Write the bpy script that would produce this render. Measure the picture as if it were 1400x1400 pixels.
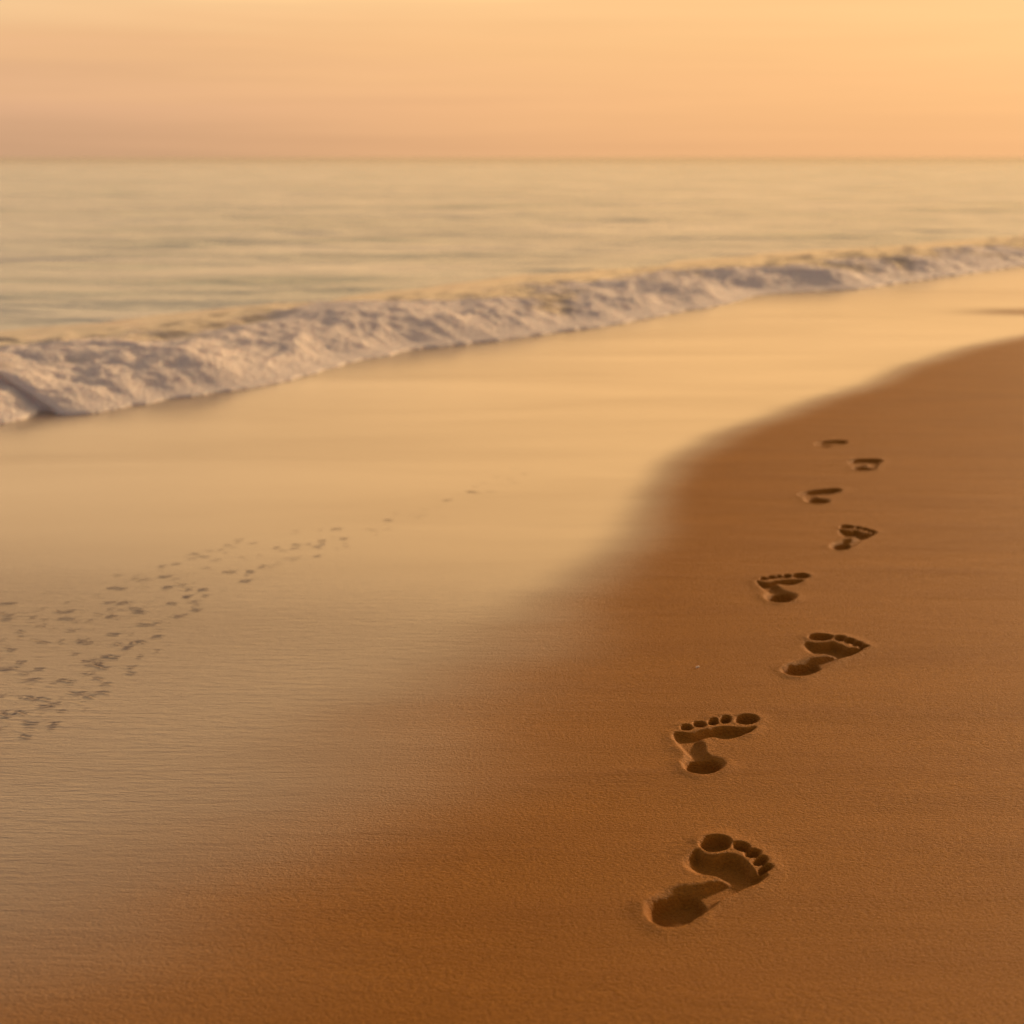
import bpy, math, random
import numpy as np
from mathutils import Vector
R = math.radians
random.seed(7); RNG = np.random.RandomState(11)
for o in list(bpy.data.objects): bpy.data.objects.remove(o)
S = bpy.context.scene

# ------------------------------------------------------------------ camera
CAM_H = 0.95; FPX = 1944.0; PITCH = math.atan(485 / FPX)
cam_d = bpy.data.cameras.new('camera'); cam = bpy.data.objects.new('camera', cam_d)
S.collection.objects.link(cam); S.camera = cam
cam.location = (0, 0, CAM_H); cam.rotation_euler = (math.pi / 2 - PITCH, 0, 0)
cam_d.sensor_width = 36; cam_d.lens = 36 * FPX / 1400
cam_d.clip_start = 0.05; cam_d.clip_end = 20000
cam_d.dof.use_dof = True; cam_d.dof.focus_distance = 2.25; cam_d.dof.aperture_fstop = 4.0

# ------------------------------------------------------------------ sky and sun
SUN_EL, SUN_AZ = 11.0, 38.0        # degrees; azimuth to the right of straight ahead (+Y)
W = bpy.data.worlds.new('World'); S.world = W; W.use_nodes = True
nt = W.node_tree; nt.nodes.clear()
def N(tree, t, **kw):
    n = tree.nodes.new(t)
    for k, v in kw.items(): setattr(n, k, v)
    return n
def ramp(tree, stops, fac, interp='LINEAR'):
    r = N(tree, 'ShaderNodeValToRGB'); cr = r.color_ramp; cr.interpolation = interp
    while len(cr.elements) > 1: cr.elements.remove(cr.elements[0])
    cr.elements[0].position = stops[0][0]; cr.elements[0].color = (*stops[0][1], 1)
    for p, c in stops[1:]:
        e = cr.elements.new(p); e.color = (*c, 1)
    tree.links.new(fac, r.inputs[0]); return r.outputs[0]
def M(tree, op, a, b=None, c=None, clamp=False):
    n = N(tree, 'ShaderNodeMath', operation=op, use_clamp=clamp)
    for i, v in enumerate((a, b, c)):
        if v is None: continue
        if isinstance(v, (int, float)): n.inputs[i].default_value = v
        else: tree.links.new(v, n.inputs[i])
    return n.outputs[0]
def mixc(tree, f, a, b, mode='MIX'):
    n = N(tree, 'ShaderNodeMix', data_type='RGBA', blend_type=mode)
    for i, v in ((0, f), (6, a), (7, b)):
        if isinstance(v, (int, float)): n.inputs[i].default_value = v
        elif isinstance(v, tuple): n.inputs[i].default_value = (*v, 1)
        else: tree.links.new(v, n.inputs[i])
    return n.outputs[2]
def noise(tree, vec, scale, detail=4, rough=.55, dist=0.0):
    n = N(tree, 'ShaderNodeTexNoise'); n.inputs['Scale'].default_value = scale
    n.inputs['Detail'].default_value = detail; n.inputs['Roughness'].default_value = rough
    n.inputs['Distortion'].default_value = dist
    tree.links.new(vec, n.inputs['Vector']); return n.outputs[0]
def mapping(tree, vec, scale=(1, 1, 1), rot=(0, 0, 0), loc=(0, 0, 0)):
    m = N(tree, 'ShaderNodeMapping'); m.inputs['Scale'].default_value = scale
    m.inputs['Rotation'].default_value = rot; m.inputs['Location'].default_value = loc
    tree.links.new(vec, m.inputs['Vector']); return m.outputs[0]

tc = N(nt, 'ShaderNodeTexCoord')
sx = N(nt, 'ShaderNodeSeparateXYZ'); nt.links.new(tc.outputs['Generated'], sx.inputs[0])
wisp = noise(nt, mapping(nt, tc.outputs['Generated'], (1.6, 1.6, 26), (0, R(2), 0)), 2.2, 3, .5)
elv = M(nt, 'ADD', sx.outputs[2], M(nt, 'MULTIPLY', M(nt, 'SUBTRACT', wisp, .5), .05))
warm = ramp(nt, [(0, (.88, .46, .205)), (.035, (.94, .50, .215)), (.07, (.97, .535, .225)), (.105, (.99, .565, .24)),
                 (.14, (1.75, .98, .37)), (.25, (1.95, 1.11, .42)), (.38, (1.12, .66, .27)), (.6, (.34, .25, .19)), (1, (.17, .14, .12))], elv)
cool = ramp(nt, [(0, (.60, .35, .20)), (.035, (.72, .41, .23)), (.07, (.84, .48, .24)), (.105, (.90, .56, .28)),
                 (.14, (1.30, .80, .38)), (.25, (1.42, .88, .41)), (.38, (.84, .55, .29)), (.6, (.30, .24, .20)), (1, (.17, .14, .12))], elv)
back = ramp(nt, [(0, (.26, .20, .18)), (.15, (.32, .25, .24)), (.4, (.27, .22, .22)), (1, (.17, .14, .12))], elv)
hl = M(nt, 'SQRT', M(nt, 'ADD', M(nt, 'MULTIPLY', sx.outputs[0], sx.outputs[0]), M(nt, 'ADD', M(nt, 'MULTIPLY', sx.outputs[1], sx.outputs[1]), 1e-4)))
dt = M(nt, 'DIVIDE', M(nt, 'ADD', M(nt, 'MULTIPLY', sx.outputs[0], math.sin(R(SUN_AZ))), M(nt, 'MULTIPLY', sx.outputs[1], math.cos(R(SUN_AZ)))), hl)
f1 = N(nt, 'ShaderNodeMapRange', interpolation_type='SMOOTHSTEP'); nt.links.new(dt, f1.inputs[0]); f1.inputs[1].default_value = .50; f1.inputs[2].default_value = .97
f2 = N(nt, 'ShaderNodeMapRange', interpolation_type='SMOOTHSTEP'); nt.links.new(dt, f2.inputs[0]); f2.inputs[1].default_value = -.5; f2.inputs[2].default_value = .5
skyc = mixc(nt, f2.outputs[0], back, mixc(nt, f1.outputs[0], cool, warm))
wisp2 = noise(nt, mapping(nt, tc.outputs['Generated'], (1.2, 1.2, 34), (0, R(-2), 0), (3, 1, 0)), 2.6, 4, .55, .4)
gain = M(nt, 'ADD', 1.0, M(nt, 'MULTIPLY', M(nt, 'SUBTRACT', wisp2, .5), .16))
vm = N(nt, 'ShaderNodeVectorMath', operation='SCALE'); nt.links.new(skyc, vm.inputs[0]); nt.links.new(gain, vm.inputs['Scale']); skyc = vm.outputs[0]
skt = N(nt, 'ShaderNodeTexSky', sky_type='NISHITA', sun_disc=False, sun_elevation=R(SUN_EL), sun_rotation=R(SUN_AZ), dust_density=4)
b1 = N(nt, 'ShaderNodeBackground'); nt.links.new(skt.outputs[0], b1.inputs[0]); b1.inputs[1].default_value = 0.004
b2 = N(nt, 'ShaderNodeBackground'); nt.links.new(skyc, b2.inputs[0]); b2.inputs[1].default_value = 1.0
ad = N(nt, 'ShaderNodeAddShader'); nt.links.new(b1.outputs[0], ad.inputs[0]); nt.links.new(b2.outputs[0], ad.inputs[1])
wo = N(nt, 'ShaderNodeOutputWorld'); nt.links.new(ad.outputs[0], wo.inputs[0])
sun_d = bpy.data.lights.new('sun', 'SUN'); sun = bpy.data.objects.new('sun', sun_d); S.collection.objects.link(sun)
sun_d.energy = 4.6; sun_d.angle = R(3.0); sun_d.color = (1.0, .62, .30)
sv = Vector((math.cos(R(SUN_EL)) * math.sin(R(SUN_AZ)), math.cos(R(SUN_EL)) * math.cos(R(SUN_AZ)), math.sin(R(SUN_EL))))
sun.rotation_euler = sv.to_track_quat('Z', 'Y').to_euler()
S.view_settings.view_transform = 'Standard'; S.view_settings.look = 'None'
S.view_settings.exposure = 0; S.view_settings.gamma = 1; S.view_settings.use_curve_mapping = False

# ------------------------------------------------------------------ helpers
def ground(px, py):
    """point of the beach plane z=0 lying in that direction"""
    px = np.asarray(px, float); py = np.asarray(py, float)
    dx = (px - 700) / FPX; dv = -(py - 700) / FPX
    dy = math.cos(PITCH) + dv * math.sin(PITCH); dz = -math.sin(PITCH) + dv * math.cos(PITCH)
    t = -CAM_H / dz
    return np.stack([dx * t, dy * t], -1)
def G(pts):
    p = np.array(pts, float); return ground(p[:, 0], p[:, 1])
def tag(o, label=None, cat=None, group=None, kind=None):
    if label: o['label'] = label
    if cat: o['category'] = cat
    if group: o['group'] = group
    if kind: o['kind'] = kind
    return o
PERM = RNG.permutation(512).astype(np.int64); GRAD = RNG.uniform(0, 2 * np.pi, 512)
def perlin(x, y):
    xi = np.floor(x).astype(np.int64); yi = np.floor(y).astype(np.int64); xf = x - xi; yf = y - yi
    u = xf**3 * (xf * (xf * 6 - 15) + 10); v = yf**3 * (yf * (yf * 6 - 15) + 10)
    def g(ix, iy, fx, fy):
        a = GRAD[(PERM[(ix + PERM[iy & 511]) & 511])]; return np.cos(a) * fx + np.sin(a) * fy
    a = g(xi, yi, xf, yf); b = g(xi + 1, yi, xf - 1, yf); c = g(xi, yi + 1, xf, yf - 1); d = g(xi + 1, yi + 1, xf - 1, yf - 1)
    return (a * (1 - u) + b * u) * (1 - v) + (c * (1 - u) + d * u) * v
def fbm(x, y, oct=4, gain=.5):
    s = 0; a = 1
    for i in range(oct): s = s + a * perlin(x + 17.3 * i, y - 9.1 * i); x = x * 2.03; y = y * 2.03; a *= gain
    return s
def smooth(a, b, x):
    t = np.clip((x - a) / (b - a), 0, 1); return t * t * (3 - 2 * t)
def spline(p, n=8, closed=True):
    p = np.asarray(p, float); k = len(p); out = []
    for i in range(k if closed else k - 1):
        if closed: p0, p1, p2, p3 = p[i - 1], p[i], p[(i + 1) % k], p[(i + 2) % k]
        else: p0, p1, p2, p3 = p[max(i - 1, 0)], p[i], p[i + 1], p[min(i + 2, k - 1)]
        for j in range(n):
            t = j / n
            out.append(.5 * (2 * p1 + (p2 - p0) * t + (2 * p0 - 5 * p1 + 4 * p2 - p3) * t * t + (3 * p1 - p0 - 3 * p2 + p3) * t**3))
    if not closed: out.append(p[-1])
    return np.array(out)
def segdist(P, poly, closed=True):
    Q = np.roll(poly, -1, 0) if closed else poly[1:]
    A = poly if closed else poly[:-1]
    d = np.full(len(P), 1e9)
    for a, b in zip(A, Q):
        ab = b - a; L = max(ab @ ab, 1e-12); t = np.clip(((P - a) @ ab) / L, 0, 1)
        d = np.minimum(d, np.hypot(*(P - a - t[:, None] * ab).T))
    return d
def sdist(P, poly):
    d = segdist(P, poly); ins = np.zeros(len(P), bool)
    for a, b in zip(poly, np.roll(poly, -1, 0)):
        c = ((a[1] > P[:, 1]) != (b[1] > P[:, 1]))
        with np.errstate(all='ignore'):
            xx = (b[0] - a[0]) * (P[:, 1] - a[1]) / (b[1] - a[1]) + a[0]
        ins ^= c & (P[:, 0] < xx)
    return np.where(ins, -d, d)
def grid_mesh(name, co, quads, mat, normals=None, attrs=None):
    me = bpy.data.meshes.new(name)
    me.vertices.add(len(co)); me.vertices.foreach_set('co', co.astype(np.float32).ravel())
    nf = len(quads); me.loops.add(nf * 4); me.polygons.add(nf)
    me.loops.foreach_set('vertex_index', quads.astype(np.int32).ravel())
    me.polygons.foreach_set('loop_start', np.arange(0, nf * 4, 4, dtype=np.int32))
    me.polygons.foreach_set('loop_total', np.full(nf, 4, dtype=np.int32))
    me.update(calc_edges=True); me.polygons.foreach_set('use_smooth', np.ones(nf, bool))
    for k, v in (attrs or {}).items():
        a = me.attributes.new(k, 'FLOAT', 'POINT'); a.data.foreach_set('value', v.astype(np.float32))
    if normals is not None: me.normals_split_custom_set_from_vertices([tuple(n) for n in normals.tolist()])
    me.materials.append(mat); return me
def quads_of(nx, ny):
    i = np.arange(ny - 1)[:, None] * nx + np.arange(nx - 1)[None, :]
    return np.stack([i, i + 1, i + nx + 1, i + nx], -1).reshape(-1, 4)

# ------------------------------------------------------------------ materials
def newmat(name):
    m = bpy.data.materials.new(name); m.use_nodes = True; t = m.node_tree; t.nodes.clear()
    out = N(t, 'ShaderNodeOutputMaterial'); b = N(t, 'ShaderNodeBsdfPrincipled'); t.links.new(b.outputs[0], out.inputs[0])
    return m, t, b, out
def bump(t, h, strength, dist, prev=None):
    n = N(t, 'ShaderNodeBump'); t.links.new(h, n.inputs['Height'])
    if isinstance(strength, (int, float)): n.inputs['Strength'].default_value = strength
    else: t.links.new(strength, n.inputs['Strength'])
    n.inputs['Distance'].default_value = dist
    if prev is not None: t.links.new(prev, n.inputs['Normal'])
    return n.outputs[0]

sand_m, t, b, out = newmat('beach_sand')
geo = N(t, 'ShaderNodeNewGeometry'); pos = geo.outputs['Position']
wa = N(t, 'ShaderNodeAttribute', attribute_name='wetness').outputs['Fac']
ra = N(t, 'ShaderNodeAttribute', attribute_name='raked').outputs['Fac']
streak = noise(t, mapping(t, pos, (.7, 5, 1), (0, 0, R(5))), 2.0, 4, .6)
wet = M(t, 'ADD', wa, M(t, 'MULTIPLY', M(t, 'MULTIPLY', M(t, 'SUBTRACT', streak, .5), .30), M(t, 'MULTIPLY', wa, M(t, 'SUBTRACT', 1.0, wa))), clamp=True)
film = N(t, 'ShaderNodeMapRange', interpolation_type='SMOOTHSTEP'); t.links.new(wet, film.inputs[0]); film.inputs[1].default_value = .0; film.inputs[2].default_value = 1
film = film.outputs[0]
grain = noise(t, pos, 900, 2, .6)
grain2 = noise(t, mapping(t, pos, (.55, 1, 1)), 330, 3, .65)
lines = noise(t, mapping(t, pos, (7, 42, 1), (0, 0, R(16))), 1.6, 5, .62, .3)
lines2 = noise(t, mapping(t, pos, (20, 95, 1), (0, 0, R(14))), 1.5, 3, .6, .2)
broad = noise(t, mapping(t, pos, (1.1, 5.5, 1), (0, 0, R(20))), 1.4, 4, .55, .4)
blot = noise(t, pos, 30, 3, .6)
dry = mixc(t, grain2, (.155, .058, .0058), (.60, .245, .023))
dry = mixc(t, M(t, 'MULTIPLY', M(t, 'SUBTRACT', broad, .35), 1.1, clamp=True), dry, (.26, .097, .011))
speck = M(t, 'GREATER_THAN', grain, .70)
dry = mixc(t, M(t, 'MULTIPLY', speck, .35), dry, (.09, .045, .02))
wetc = mixc(t, grain2, (.21, .120, .045), (.28, .165, .062))
t.links.new(mixc(t, film, dry, wetc), b.inputs['Base Color'])
mr = N(t, 'ShaderNodeMapRange'); t.links.new(film, mr.inputs[0]); mr.inputs[3].default_value = .72; mr.inputs[4].default_value = .28
t.links.new(mr.outputs[0], b.inputs['Roughness'])
mi = N(t, 'ShaderNodeMapRange'); t.links.new(film, mi.inputs[0]); mi.inputs[3].default_value = 1.36; mi.inputs[4].default_value = 3.0
t.links.new(mi.outputs[0], b.inputs['IOR'])
ms = N(t, 'ShaderNodeMapRange'); t.links.new(film, ms.inputs[0]); ms.inputs[3].default_value = .24; ms.inputs[4].default_value = .5
t.links.new(ms.outputs[0], b.inputs['Specular IOR Level'])
pool = M(t, 'MULTIPLY', M(t, 'SUBTRACT', noise(t, mapping(t, pos, (.35, 1.6, 1), (0, 0, R(-6))), 1.2, 4, .55, .5), .35), 3.0, clamp=True)
t.links.new(M(t, 'MULTIPLY', M(t, 'MULTIPLY', film, film), M(t, 'ADD', .42, M(t, 'MULTIPLY', pool, .36))), b.inputs['Coat Weight']); b.inputs['Coat Roughness'].default_value = .16; b.inputs['Coat IOR'].default_value = 1.33
smoothf = M(t, 'SUBTRACT', 1.0, M(t, 'MULTIPLY', film, .93))
rk = M(t, 'MULTIPLY', ra, 1.0)
n1 = bump(t, broad, M(t, 'MULTIPLY', smoothf, .45), .02)
n2 = bump(t, lines, M(t, 'ADD', M(t, 'MULTIPLY', smoothf, .45), M(t, 'MULTIPLY', rk, .5), clamp=True), .0045, n1)
n3 = bump(t, lines2, M(t, 'ADD', M(t, 'MULTIPLY', smoothf, .35), M(t, 'MULTIPLY', rk, .6), clamp=True), .002, n2)
t.links.new(n3, b.inputs['Coat Normal'])
n4 = bump(t, grain2, M(t, 'ADD', M(t, 'MULTIPLY', smoothf, .9), M(t, 'MULTIPLY', rk, .16), clamp=True), .0062, n3)
n5 = bump(t, grain, M(t, 'ADD', M(t, 'MULTIPLY', smoothf, .8), M(t, 'MULTIPLY', rk, .12), clamp=True), .0010, n4)
t.links.new(n5, b.inputs['Normal'])

water_m, t, b, out = newmat('sea_water')
geo = N(t, 'ShaderNodeNewGeometry'); pos = geo.outputs['Position']
pat = M(t, 'MULTIPLY', M(t, 'SUBTRACT', noise(t, mapping(t, pos, (.16, .5, 1), (0, 0, R(8))), 1.3, 4, .55), .32), 2.6, clamp=True)
shal = mixc(t, pat, (.20, .34, .38), (.74, .77, .74))
b.inputs['Roughness'].default_value = .20; b.inputs['IOR'].default_value = 1.42
w1 = noise(t, mapping(t, pos, (.5, 2.0, 1), (0, 0, R(10))), 1.3, 5, .55, .3)
w2 = noise(t, mapping(t, pos, (.05, .16, 1), (0, 0, R(-4))), 1.0, 5, .55)
w3 = noise(t, mapping(t, pos, (.014, .03, 1)), 1.0, 4, .5)
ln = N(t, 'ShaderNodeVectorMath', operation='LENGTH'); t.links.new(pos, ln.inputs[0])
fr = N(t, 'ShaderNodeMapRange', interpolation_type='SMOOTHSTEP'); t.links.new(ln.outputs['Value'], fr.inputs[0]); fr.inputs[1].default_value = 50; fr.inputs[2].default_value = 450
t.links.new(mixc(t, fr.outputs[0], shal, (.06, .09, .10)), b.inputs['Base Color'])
ch = M(t, 'ADD', M(t, 'MULTIPLY', M(t, 'SUBTRACT', w3, .35), .9, clamp=True), M(t, 'MULTIPLY', fr.outputs[0], 1.0))
nA = bump(t, w2, M(t, 'ADD', .25, M(t, 'MULTIPLY', ch, .5)), 1.8); nB = bump(t, w1, 1.0, .11, nA)
t.links.new(nB, b.inputs['Normal'])

foam_m, t, b, out = newmat('sea_foam')
geo = N(t, 'ShaderNodeNewGeometry'); pos = geo.outputs['Position']
fa = N(t, 'ShaderNodeAttribute', attribute_name='cover').outputs['Fac']
fn = M(t, 'ADD', M(t, 'MULTIPLY', noise(t, mapping(t, pos, (1, 1, 2)), 7, 5, .6, .8), .5), M(t, 'MULTIPLY', noise(t, mapping(t, pos, (.8, 2.2, 1), (0, 0, R(-38))), 1.7, 4, .55, .5), .5))
cv = N(t, 'ShaderNodeMapRange', interpolation_type='SMOOTHSTEP')
t.links.new(M(t, 'ADD', fa, M(t, 'MULTIPLY', M(t, 'SUBTRACT', fn, .5), 1.9)), cv.inputs[0]); cv.inputs[1].default_value = .25; cv.inputs[2].default_value = .65
cv = cv.outputs[0]
t.links.new(mixc(t, cv, (.42, .36, .29), (.82, .75, .71)), b.inputs['Base Color'])
rr = N(t, 'ShaderNodeMapRange'); t.links.new(cv, rr.inputs[0]); rr.inputs[3].default_value = .2; rr.inputs[4].default_value = .75
t.links.new(rr.outputs[0], b.inputs['Roughness']); b.inputs['IOR'].default_value = 1.33
b.inputs['Subsurface Weight'].default_value = .6; b.inputs['Subsurface Radius'].default_value = (1, .8, .7); b.inputs['Subsurface Scale'].default_value = .05
fb = noise(t, pos, 45, 4, .65)
vo = N(t, 'ShaderNodeTexVoronoi', feature='SMOOTH_F1'); vo.inputs['Scale'].default_value = 60; t.links.new(pos, vo.inputs['Vector'])
nA = bump(t, fb, M(t, 'MULTIPLY', cv, .8), .02); nB = bump(t, vo.outputs['Distance'], M(t, 'MULTIPLY', cv, .5), .01, nA)
t.links.new(nB, b.inputs['Normal'])

shell_m, t, b, out = newmat('shell')
tcs = N(t, 'ShaderNodeTexCoord')
t.links.new(mixc(t, noise(t, tcs.outputs['Object'], 300, 2), (.85, .78, .66), (.6, .45, .32)), b.inputs['Base Color']); b.inputs['Roughness'].default_value = .35

# ------------------------------------------------------------------ shoreline in plan
wave_front = G([(-500, 668), (-250, 622), (-90, 590), (0, 577), (38, 569), (62, 558), (90, 564), (150, 560), (215, 547), (330, 531), (420, 512), (500, 491), (560, 477),
                (640, 468), (700, 460), (820, 445), (900, 431), (1000, 414), (1050, 402), (1180, 393), (1240, 384), (1330, 372), (1400, 362), (1560, 345), (1900, 318), (2600, 290)])
front = spline(wave_front, 10, closed=False)
wet_edge = G([(2600, 330), (1900, 388), (1600, 430), (1400, 461), (1330, 474), (1250, 499), (1180, 528), (1100, 553), (1025, 580), (962, 612), (922, 648), (892, 692), (850, 748), (792, 810),
              (718, 875), (645, 937), (565, 1002), (475, 1070), (350, 1152), (165, 1250), (-100, 1370), (-500, 1560)])
wedge = spline(wet_edge, 6, closed=False)
def side_of(P, line):
    """signed distance to an open line; positive on its left"""
    best = np.full(len(P), 1e9); sg = np.ones(len(P))
    for a, c in zip(line[:-1], line[1:]):
        ab = c - a; L = ab @ ab; tt = np.clip(((P - a) @ ab) / L, 0, 1); q = P - a - tt[:, None] * ab
        d = np.hypot(q[:, 0], q[:, 1]); m = d < best
        cr = ab[0] * q[:, 1] - ab[1] * q[:, 0]
        best = np.where(m, d, best); sg = np.where(m, np.sign(cr), sg)
    return best * sg

# ------------------------------------------------------------------ footprints: outlines pressed in the sand
def ell(cx, cy, rx, ry, rot=0, n=18, sq=0.0):
    a = np.linspace(0, 2 * np.pi, n, endpoint=False)
    x = rx * np.cos(a); y = ry * np.sin(a); c, s = math.cos(R(rot)), math.sin(R(rot))
    return G(np.stack([cx + x * c - y * s, cy + x * s + y * c], -1))
P = {}
P[1] = dict(heel=G([(881, 1243), (886, 1256), (898, 1265), (914, 1268), (934, 1266), (952, 1257), (966, 1246), (974, 1236), (968, 1222), (950, 1214), (925, 1214), (900, 1224), (886, 1233)]),
            mid=G([(925, 1228), (950, 1216), (972, 1207), (998, 1200), (1030, 1193), (1046, 1196), (1034, 1208), (1010, 1220), (985, 1230), (966, 1240), (945, 1246)]),
            ball=G([(938, 1176), (942, 1168), (953, 1163), (962, 1169), (975, 1172), (996, 1169), (1012, 1174), (1025, 1184), (1033, 1195), (1047, 1198), (1034, 1208), (1012, 1209), (992, 1203), (972, 1197), (952, 1191), (941, 1184)]),
            toes=[ell(978, 1155, 22, 11.5, -3), ell(1013.5, 1159.5, 12, 6.5, 14), ell(1028.5, 1168.5, 11, 6, -8), ell(1039.5, 1178.5, 11, 6, -14), ell(1045, 1189, 10.5, 5, -18)])
P[2] = dict(heel=G([(933, 1044), (936, 1052), (946, 1058), (962, 1060), (978, 1057), (989, 1050), (992, 1044), (984, 1038), (970, 1035), (950, 1035), (938, 1038)]),
            mid=G([(920, 1008), (930, 1004), (950, 1008), (962, 1018), (966, 1030), (966, 1042), (944, 1046), (938, 1032), (927, 1020)]),
            ball=G([(922, 1003), (930, 1003), (942, 1004), (966, 998), (984, 994), (1003, 995), (1020, 997), (1033, 995), (1028, 1001), (1016, 1006), (997, 1010), (975, 1009), (958, 1012), (938, 1014), (924, 1011)]),
            toes=[ell(1021, 985, 16.5, 6.8, 0), ell(992, 985, 8, 5, -5), ell(975, 988, 8, 4.5, -8), ell(956.5, 991.5, 9.5, 4.4, 6), ell(938.5, 996, 8.5, 4, 4)])
P[3] = dict(heel=G([(1067, 916), (1074, 922), (1086, 925.5), (1101, 925.5), (1116, 920), (1127, 912), (1126, 905), (1112, 901), (1095, 904), (1078, 909)]),
            mid=G([(1108, 905), (1127, 898), (1146, 893), (1168, 888), (1178, 889), (1161, 898), (1140, 906), (1122, 914), (1108, 915)]),
            ball=G([(1099.5, 883), (1103, 879), (1112, 880.5), (1126, 881), (1138, 879.5), (1152, 884), (1164, 889), (1180, 888), (1172, 893), (1158, 898), (1142, 896), (1125, 895), (1108, 891)]),
            toes=[ell(1122, 873, 17, 4.8, 1), ell(1148, 875, 8, 3.7, 4), ell(1161.5, 878.5, 7.5, 3.2, 2), ell(1172, 882.5, 7.5, 3.1, 0), ell(1180, 886, 7, 2.0, -10)])
P[4] = dict(heel=G([(1045.5, 815), (1051, 821), (1062, 824.5), (1076, 824), (1086, 820), (1090, 815), (1084, 810.5), (1070, 808), (1054, 809)]),
            mid=G([(1036, 796), (1044, 797), (1056, 799), (1068, 804), (1072, 812), (1056, 816), (1050, 810), (1041, 804)]),
            ball=G([(1035, 794.5), (1041, 795.5), (1049, 797), (1063.5, 794), (1082, 793), (1099, 792.5), (1096, 795.5), (1083, 798.5), (1066, 798.5), (1050, 801), (1040, 800.5)]),
            toes=[ell(1095, 787.3, 12, 3.3, 1), ell(1076, 788, 6.3, 2.8, 0), ell(1065, 788.3, 4.5, 2.2, 0), ell(1055.5, 789.3, 6.2, 2.2, 0), ell(1044.5, 791, 6, 2.2, 0)])
def refit(src, bx):
    allp = np.vstack([src['heel'], src['ball'], src['mid']] + src['toes']); mn, mx = allp.min(0), allp.max(0)
    yy = np.linspace(bx[3], bx[1], 2)
    g = ground([(bx[0] + bx[2]) / 2] * 2, yy); mid = g.mean(0)
    ll = ground([bx[0], bx[2]], [(bx[1] + bx[3]) / 2] * 2)
    sx_, sy_ = (ll[1, 0] - ll[0, 0]) / (mx[0] - mn[0]), (g[1, 1] - g[0, 1]) / (mx[1] - mn[1])
    cx, cy = ll[:, 0].mean(), mid[1]; c0 = (mn + mx) / 2
    f = lambda p: (p - c0) * np.array([sx_, sy_]) + np.array([cx, cy])
    return dict(heel=f(src['heel']), ball=f(src['ball']), mid=f(src['mid']), toes=[f(q) for q in src['toes']])
P[5] = refit(P[3], (1124, 716, 1206, 751))
P[6] = dict(heel=ell(1119, 683.5, 17, 4.2), ball=ell(1121, 671.5, 31, 4.3, -6), mid=ell(1106, 678, 8, 5), toes=[])
P[7] = dict(heel=ell(1182, 637.8, 17, 3.4), ball=ell(1183, 628.3, 25, 4.2, -2), mid=ell(1194, 633, 8, 4), toes=[])
P[8] = dict(heel=ell(1130, 606, 12, 2.8), ball=ell(1136, 603.3, 24, 3.8, -4), mid=ell(1130, 605, 9, 2.5), toes=[])
for k, p in P.items():
    for q in ('heel', 'ball', 'mid'): p[q] = spline(p[q], 5)

# ------------------------------------------------------------------ sand sheet with the pressed shapes
def seg(a, b_, st): return list(np.arange(a, b_ - st * .25, st))
def grow(a, st, r, lim):
    o = []; s = st
    while a < lim: a += s; s *= r; o.append(a)
    return o
xs = seg(-1.55, -.25, .006) + seg(-.25, .14, .012) + seg(.14, .50, .0021) + seg(.50, 1.28, .0035)
xs = [-v for v in grow(1.55, .008, 1.10, 70)][::-1] + xs + grow(1.28, .005, 1.10, 70)
ys = seg(1.0, 1.62, .012) + seg(1.62, 2.38, .0026) + seg(2.38, 3.5, .0032) + seg(3.5, 5.1, .0055)
ys = [-v for v in grow(-1.0, .013, 1.12, 20)][::-1] + ys + grow(5.1, .008, 1.035, 120)
xs = np.array(xs); ys = np.array(ys); NX, NY = len(xs), len(ys)
X, Y = np.meshgrid(xs, ys); PX = X.ravel(); PY = Y.ravel(); PP = np.stack([PX, PY], -1)
# beach height: faint undulation, sinking below the sea beyond the wave front
def dist_blocks(line):
    # evaluate on a thinned grid, then interpolate bilinearly
    ix = np.unique(np.r_[np.arange(0, NX, 6), NX - 1]); iy = np.unique(np.r_[np.arange(0, NY, 6), NY - 1])
    gx, gy = np.meshgrid(xs[ix], ys[iy]); d = side_of(np.stack([gx.ravel(), gy.ravel()], -1), line).reshape(gx.shape)
    tmp = np.stack([np.interp(xs, xs[ix], row) for row in d]); return np.stack([np.interp(ys, ys[iy], tmp[:, j]) for j in range(NX)], 1).ravel()
dsea = dist_blocks(front[::3])          # positive: seaward (left of the line running right/away)
dwet = -dist_blocks(wedge[::2])         # negative: dry side
Z0 = .012 * fbm(PX * .35, PY * .35, 2) - .010 * np.exp(np.minimum(dsea, 0) / .9) - .10 * smooth(-.1, 3.0, dsea) - .5 * smooth(2, 25, dsea)
Z0 -= Z0.reshape(NY, NX)[np.searchsorted(ys, 3.0), np.searchsorted(xs, .8)]
# gentle low ridges left by the backwash
Z0 += .0022 * fbm(PX * 1.1 + PY * .25, PY * 4.2 - PX * .5, 3) / (1 + np.exp(dwet / .15))
soft = np.clip(.17 + .42 * smooth(3.8, 1.6, PY), .10, .7) * (1 + .5 * smooth(6, 14, PY))
wet = smooth(-1, 1, dwet / soft + .28 * fbm(PX * .9, PY * 1.6, 3))
isl = ((PX - (ground(1425, 427)[0])) / .5)**2 + ((PY - ground(1425, 427)[1]) / .22)**2
wet *= 1 - .75 * np.exp(-isl)
raked = smooth(3.5, 2.5, PY + .25 * PX) * wet
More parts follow.
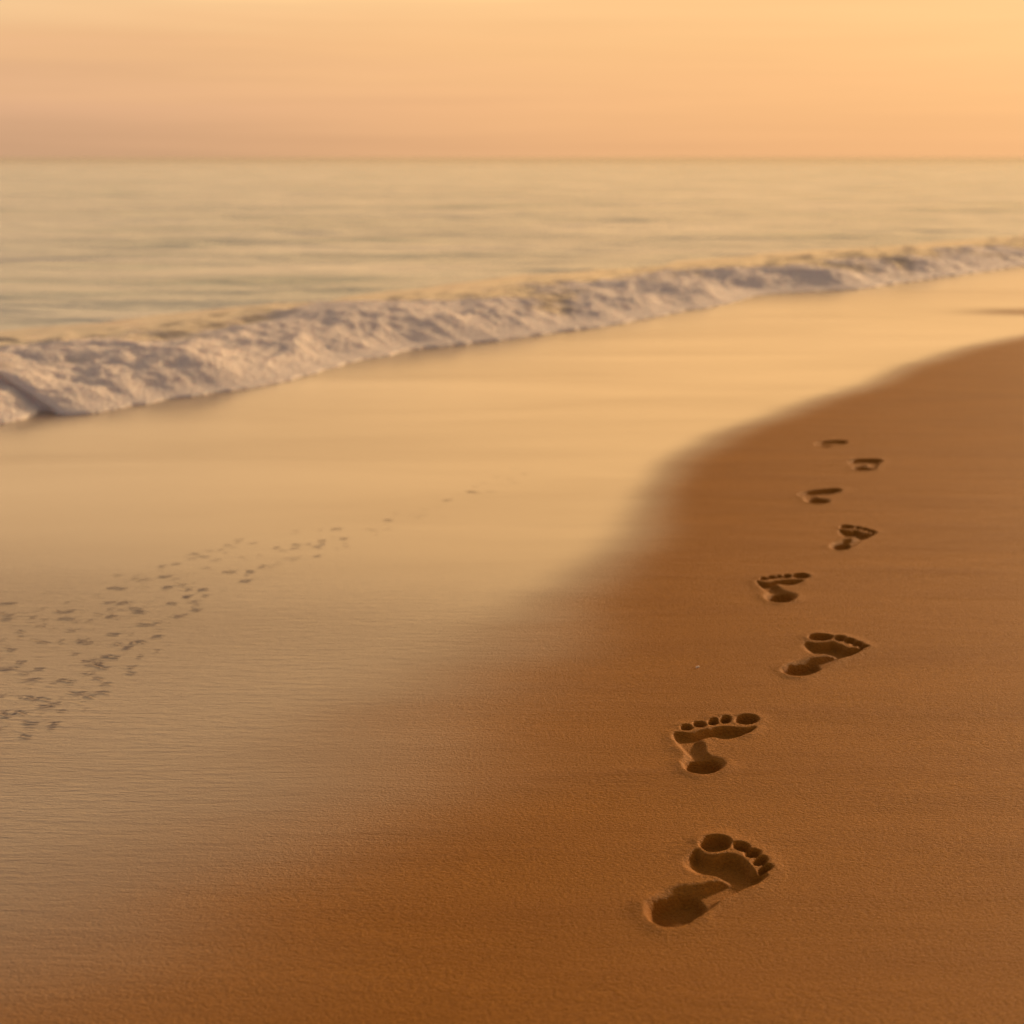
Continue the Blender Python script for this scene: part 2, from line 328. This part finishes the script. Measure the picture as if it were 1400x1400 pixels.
# pitted, rippled patch at the left
patch = G([(-60, 800), (60, 805), (200, 775), (330, 735), (450, 712), (470, 722), (380, 768), (290, 815), (230, 850), (190, 905), (120, 960), (60, 1010), (-60, 1030)])
pc = []
for (cx, cy, w_, c_) in [(12, 822, 13, .5), (10, 838, 12, -.5), (8, 845, 9, -.5), (88, 834, 13, -.6), (90, 844, 14, -.5), (28, 861, 7, 0), (60, 875, 9, .3), (17, 885, 7, 0), (12, 911, 16, .3), (36, 917, 6, 0),
                         (45, 927, 12, 0), (55, 911, 8, .4), (91, 928, 16, .3), (105, 945, 12, 0), (122, 950, 10, .2), (140, 945, 12, 0), (135, 925, 9, .3), (40, 952, 9, .3), (60, 953, 13, .4), (62, 963, 11, 0),
                         (28, 972, 10, .5), (10, 976, 9, -.3), (83, 971, 6, 0), (42, 986, 12, .2), (70, 995, 6, 0), (35, 1005, 9, 0), (115, 969, 4, 0), (112, 873, 10, -.5), (120, 877, 8, -.6), (103, 892, 6, 0),
                         (120, 901, 8, 0), (128, 907, 12, .2), (145, 895, 8, 0), (155, 895, 10, 0), (142, 910, 10, -.2), (155, 864, 9, .3), (160, 878, 5, 0), (175, 882, 8, 0), (190, 875, 12, .3), (215, 868, 9, -.2),
                         (200, 851, 15, .2), (185, 830, 12, -.3), (190, 835, 11, -.3), (150, 821, 9, 0), (170, 822, 12, .2), (152, 841, 8, 0), (190, 897, 5, 0), (182, 909, 6, 0), (180, 917, 7, 0), (235, 823, 8, 0),
                         (245, 840, 10, -.3), (268, 831, 9, -.2), (278, 804, 7, 0), (281, 812, 5, 0), (257, 813, 6, 0), (225, 786, 10, 0), (160, 802, 14, 0), (230, 800, 7, 0), (335, 793, 8, 0), (342, 780, 6, 0),
                         (460, 722, 8, 0), (470, 735, 6, 0), (530, 710, 6, 0), (440, 738, 5, 0), (610, 682, 6, 0), (645, 670, 6, 0), (75, 960, 8, 0), (5, 948, 6, 0), (215, 888, 4, 0), (146, 933, 8, 0), (30, 902, 7, 0)]:
    pc.append((cx, cy, w_, c_, 1.0))
r2 = random.Random(3); bb0, bb1 = (-60, 712), (470, 1030)
ppoly = np.array([(-60, 800), (60, 805), (200, 775), (330, 735), (450, 712), (470, 722), (380, 768), (290, 815), (230, 850), (190, 905), (120, 960), (60, 1010), (-60, 1030)], float)
cand = np.array([(r2.uniform(-60, 470), r2.uniform(712, 1030)) for _ in range(900)])
ok = sdist(cand, ppoly) < 0
for (cx, cy) in cand[ok][:260]: pc.append((cx, cy, r2.uniform(3, 9), r2.uniform(-.5, .5), r2.uniform(.25, .7)))
for (cx, cy) in [(r2.uniform(330, 720), 0) for _ in range(80)]:
    pc.append((cx, 790 - (cx - 330) * .37 + r2.gauss(0, 7), r2.uniform(3, 7), 0, r2.uniform(.2, .5)))
ZP = np.zeros(NX * NY).reshape(NY, NX)
for (cx, cy, w_, c_, st) in pc:
    g = ground(cx, cy); hw = w_ / FPX * math.hypot(*g) * 1.02
    i0, i1 = np.searchsorted(xs, [g[0] - 1.6 * hw, g[0] + 1.6 * hw]); j0, j1 = np.searchsorted(ys, [g[1] - .07, g[1] + .07])
    if i1 <= i0 or j1 <= j0: continue
    x_ = X[j0:j1, i0:i1] - g[0]; y_ = Y[j0:j1, i0:i1] - g[1]
    yc = -c_ * .018 * (x_ / hw)**2 + .004 * np.sin(x_ * 160 + cx)
    e = np.exp(-(x_ / hw)**4); q = (y_ - yc)
    sc = st * min(1.0, hw / .010) * 1.1
    ZP[j0:j1, i0:i1] += e * sc * (-.0019 * np.exp(-(q / .0030)**2) + .0015 * np.exp(-((q + .0068) / .0040)**2))
Z0 += ZP.ravel()

foot = np.zeros(NX * NY)
D_ = dict(heel=(.017, .016), mid=(.007, .020), ball=(.0125, .011), toe=(.0135, .0075))
sdmin = np.full(NX * NY, 9.0); owner = np.zeros(NX * NY, np.int32); fscale = np.ones(NX * NY)
for k, p in P.items():
    allp = np.vstack([p['heel'], p['ball'], p['mid']] + p['toes']); mn, mx = allp.min(0) - .05, allp.max(0) + .05
    i0, i1 = np.searchsorted(xs, [mn[0], mx[0]]); j0, j1 = np.searchsorted(ys, [mn[1], mx[1]])
    idx = (np.arange(j0, j1)[:, None] * NX + np.arange(i0, i1)[None, :]).ravel(); Q = PP[idx]
    Q = Q + .0016 * np.stack([fbm(Q[:, 0] * 70, Q[:, 1] * 70, 2), fbm(Q[:, 0] * 70 + 9, Q[:, 1] * 70, 2)], -1)
    dep = np.zeros(len(idx)); best = np.full(len(idx), 9.0); own = np.zeros(len(idx), int)
    sdh, sdm, sdb = sdist(Q, p['heel']), sdist(Q, p['mid']), sdist(Q, p['ball'])
    def smin(a, c, kk):
        h = np.clip(.5 + .5 * (c - a) / kk, 0, 1); return c * (1 - h) + a * h - kk * h * (1 - h)
    sdu = smin(smin(sdh, sdm, .020), sdb, .010)
    hc, bc, mc = p['heel'].mean(0), p['ball'].mean(0), p['mid'].mean(0)
    med = (p['toes'][0].mean(0) - p['toes'][4].mean(0)) if p['toes'] else np.array([-1.0 if k == 7 else 1.0, .1]); med /= np.hypot(*med)
    ax = bc - hc; Lf = np.hypot(*ax); ax = ax / Lf; al = (Q - hc) @ ax
    med = med - (med @ ax) * ax; med /= np.hypot(*med)
    arch = smooth(-.010, .018, (Q - (hc + bc) / 2) @ med) * smooth(.0, .25, al / Lf) * smooth(1.15, .85, al / Lf)
    w = .0125 + .016 * arch
    hb = .0190 * smooth(.005, -.015, sdh + .008 * smooth(0, .05, al))
    sf = smooth(.012, -.025, (Q - bc) @ ax); bb = .0115 * smooth(.004 + .008 * sf, -.010 - .018 * sf, sdb)
    mf = .0092 if k in (1, 3, 5) else .0065
    floor = (mf**3 + hb**3 + bb**3)**(1 / 3)
    dep = floor * smooth(0, 1, -sdu / w + .12 + .25 * arch)
    best = sdu.copy(); own = np.where(sdh - .010 < sdb, 1, 2)
    rk_ = 1 - .9 * arch
    for ti, q in enumerate(p['toes']):
        sd = sdist(Q, q); D, w = (.0135, .0085) if ti == 0 else (.0115, .0062)
        dep = np.maximum(dep, D * smooth(0, 1, -sd / w + .12)); up = sd < best
        own = np.where(up, 3 + ti, own); rk_ = np.where(up, 1, rk_); best = np.where(up, sd, best)
    rimn = .75 + .9 * fbm(Q[:, 0] * 18, Q[:, 1] * 18, 2)
    rim = rk_ * np.clip(rimn, .2, 1.4) * .0027 * np.where(best < .003, np.exp(-((best - .003) / .0032)**2), np.exp(-((best - .003) / .015)**2))
    fs = {5: .9, 6: .8, 7: .75, 8: .6}.get(k, 1.0)
    foot[idx] += fs * (-dep + rim * np.exp(-(dep / .003)**2))
    sdmin[idx] = np.where(best < sdmin[idx], best, sdmin[idx]); owner[idx] = np.where(best < .0075, k * 10 + own, owner[idx])
Z = (Z0 + foot).reshape(NY, NX)
gy_, gx_ = np.gradient(Z, ys, xs); NRM = np.stack([-gx_, -gy_, np.ones_like(Z)], -1); NRM /= np.linalg.norm(NRM, axis=-1, keepdims=True); NRM = NRM.reshape(-1, 3)
CO = np.stack([PX, PY, Z.ravel()], -1); QD = quads_of(NX, NY)
qo = owner[QD]; qown = np.where((qo > 0).all(1), qo[:, 0], 0)
def sub(name, mask, origin=None, parent=None):
    q = QD[mask]; u, inv = np.unique(q, return_inverse=True); co = CO[u].copy()
    if origin is not None: co -= np.array(origin)
    me = grid_mesh(name, co, inv.reshape(-1, 4), sand_m, NRM[u], dict(wetness=wet[u], raked=raked[u]))
    o = bpy.data.objects.new(name, me); S.collection.objects.link(o)
    if parent is not None: o.parent = parent
    return o
tag(sub('sand', qown == 0), 'smooth orange-brown beach sand, wet and shining toward the sea', kind='structure')
labels = {1: 'nearest and largest bare footprint, at the bottom of the trail',
          2: 'second footprint from the viewer, a left foot with its heel hollow apart from the ball',
          3: 'third footprint up the trail, a crisp right foot slanting up to the right',
          4: 'fourth footprint up the trail, leftmost of the upper six',
          5: 'fifth footprint up the trail, a slightly blurred right foot just above the fourth',
          6: 'sixth footprint, blurred pair of dark hollows, third from the top of the trail',
          7: 'seventh footprint, small blurred hollow farthest to the right, second from the top of the trail',
          8: 'topmost and farthest footprint, a single faint dark smudge near the edge of the wet sand'}
for k, p in P.items():
    c = np.vstack([p['heel'], p['ball']]).mean(0); org = (float(c[0]), float(c[1]), 0.0)
    e = bpy.data.objects.new('footprint', None); e.empty_display_size = .1; S.collection.objects.link(e); e.location = org
    tag(e, labels[k], 'footprint', 'bare footprints in the sand')
    for oid in range(1, 8):
        m_ = qown == k * 10 + oid
        if m_.any(): sub('heel_print' if oid == 1 else 'ball_print' if oid == 2 else 'toe_print', m_, org, e)

# ------------------------------------------------------------------ sea: one sheet to the horizon
ts = np.linspace(0, 1, 700)
L = np.r_[0, np.cumsum(np.hypot(*np.diff(front, axis=0).T))]
fx = np.interp(ts * L[-1], L, front[:, 0]); fy = np.interp(ts * L[-1], L, front[:, 1])
SEA_Z = .004
nA_ = np.array([-1.0, 1.35]) / math.hypot(1, 1.35)      # seaward direction
def sea_h(x, y):
    d = np.hypot(x, y)
    a = .052 * fbm(x * .22 + y * .10, y * .9 - x * .25, 3) + .055 * fbm(x * .07, y * .30 - x * .05, 3)
    return a * np.minimum(1, 220 / np.maximum(d, 1))
sx_ = np.r_[np.arange(-9, 26, .10)]; sx_ = np.r_[[-v for v in grow(9, .12, 1.12, 9000)][::-1], sx_, grow(25.9, .12, 1.12, 9000)]
sy_ = np.r_[np.arange(4.5, 16, .06)]; sy_ = np.r_[sy_, grow(sy_[-1], .07, 1.02, 14000)]
SX, SY = np.meshgrid(sx_, sy_); sp = np.stack([SX.ravel(), SY.ravel()], -1)
near = sp[:, 1] < 60
ds = np.full(len(sp), 50.0); ds[near] = side_of(sp[near], front[::4])
hs = SEA_Z + .01 + sea_h(sp[:, 0], sp[:, 1]) * smooth(.3, 2.5, ds) + .10 * smooth(.5, 1.6, ds) * smooth(7, 2.0, ds) * 0
hs = hs - .12 * smooth(.9, .1, ds)
sq = quads_of(len(sx_), len(sy_)); keep = (ds[sq] > -.15).any(1); sq = sq[keep]; u, inv = np.unique(sq, return_inverse=True)
me = grid_mesh('sea', np.stack([sp[:, 0], sp[:, 1], hs], -1)[u], inv.reshape(-1, 4), water_m)
o = bpy.data.objects.new('sea', me); S.collection.objects.link(o); tag(o, 'calm green-gold sea reaching to the horizon', kind='structure')

# ------------------------------------------------------------------ breaking wave: lumpy white foam running up the beach
NT, NS = 2200, 120
tt = np.linspace(0, L[-1], NT); bx = np.interp(tt, L, front[:, 0]); by = np.interp(tt, L, front[:, 1])
nrm = np.stack([-np.gradient(by, tt), np.gradient(bx, tt)], -1)
ker = np.hanning(161); ker /= ker.sum(); nrm = np.stack([np.convolve(np.pad(nrm[:, i], 80, 'edge'), ker, 'valid') for i in (0, 1)], -1); nrm /= np.linalg.norm(nrm, axis=1)[:, None]
ss = (np.linspace(0, 1, NS)**1.45)
T_, S_ = np.meshgrid(tt, ss, indexing='ij')
width = 2.5 + .5 * fbm(tt * .5, tt * 0, 2)
wS = S_ * width[:, None]
edge_n = .05 * fbm(T_ * 2.2, S_ * 0, 3) + .02 * fbm(T_ * 9, S_ * 0, 2)
FX = bx[:, None] + nrm[:, 0:1] * (wS + edge_n * (1 - S_)); FY = by[:, None] + nrm[:, 1:2] * (wS + edge_n * (1 - S_))
crest = .072 * (1 + .9 * fbm(T_ * .8, S_ * 0 + 3, 3))
hp = crest * (.42 * smooth(-.04, .34, wS) + .58 * smooth(.10, .65, wS + .25 * fbm(T_ * 1.1, wS * .8, 2))) * smooth(1, .30, S_)
lump = .030 * fbm(T_ * 1.6 + wS * .9, wS * 2.6, 3, .5) + (.015 * np.abs(fbm(T_ * 6 + wS * 3, wS * 7, 3)) + .008 * fbm(T_ * 22, wS * 22, 2)) * smooth(.65, .15, S_)
folds = .020 * (1 - 2 * np.abs(fbm(T_ * 1.3 - wS * 1.1 + 5, wS * 2.2 + T_ * .4, 3)))
FZ = SEA_Z - .028 + .022 * smooth(0, .03, wS) + hp + (lump + folds) * smooth(0, .28, wS) * smooth(1, .45, S_) + .03 * smooth(0, .2, S_) * smooth(1, .8, S_) + sea_h(FX, FY) * smooth(.4, 2.5, wS)
FZ -= .03 * smooth(.9, 1, S_)
cover = smooth(.66, .12, S_ + .22 * smooth(4, 12, T_) + .45 * fbm(T_ * .8, wS * 1.3, 3)) * .9 + .1
co = np.stack([FX.ravel(), FY.ravel(), FZ.ravel()], -1)
i = np.arange(NT - 1)[:, None] * NS + np.arange(NS - 1)[None, :]; fq = np.stack([i, i + NS, i + NS + 1, i + 1], -1).reshape(-1, 4)
me = grid_mesh('wave_foam', co, fq, foam_m, attrs=dict(cover=cover.ravel()))
o = bpy.data.objects.new('wave_foam', me); S.collection.objects.link(o); tag(o, 'white foam of a small breaking wave rolling onto the beach', kind='stuff')

# ------------------------------------------------------------------ tiny shell chip lying on the sand
import bmesh
bm = bmesh.new(); g = ground(954, 912)
n_r, n_a = 5, 14; rows = []
for r_ in range(n_r + 1):
    rr_ = r_ / n_r; row = []
    for a_ in range(n_a):
        an = -1.25 + 2.5 * a_ / (n_a - 1); rad = .0052 * rr_ * (1 + .05 * math.cos(a_ * math.pi))
        row.append(bm.verts.new((rad * math.sin(an), rad * math.cos(an) - .002, .0022 * math.sqrt(max(0, 1 - (rr_ * 1.0)**2 * .9)) + .0003 * (a_ % 2))))
    rows.append(row)
for r_ in range(n_r):
    for a_ in range(n_a - 1):
        bm.faces.new((rows[r_][a_], rows[r_][a_ + 1], rows[r_ + 1][a_ + 1], rows[r_ + 1][a_]))
bmesh.ops.remove_doubles(bm, verts=bm.verts, dist=1e-5)
bmesh.ops.solidify(bm, geom=bm.faces[:], thickness=.0008)
me = bpy.data.meshes.new('shell_fragment'); bm.to_mesh(me); bm.free(); me.materials.append(shell_m)
zi = CO.reshape(NY, NX, 3)[np.searchsorted(ys, g[1]), np.searchsorted(xs, g[0]), 2]
o = bpy.data.objects.new('shell_fragment', me); S.collection.objects.link(o); o.location = (g[0], g[1], float(zi) + .0006); o.rotation_euler = (R(12), R(-8), R(40))
tag(o, 'tiny pale shell chip lying on the brown sand left of the third footprint', 'shell')
print('VERTS', NX, NY, len(CO), 'prints', {k: (np.vstack([p['heel'], p['ball']] + p['toes']).max(0) - np.vstack([p['heel'], p['ball']] + p['toes']).min(0)).round(3).tolist() for k, p in P.items()})
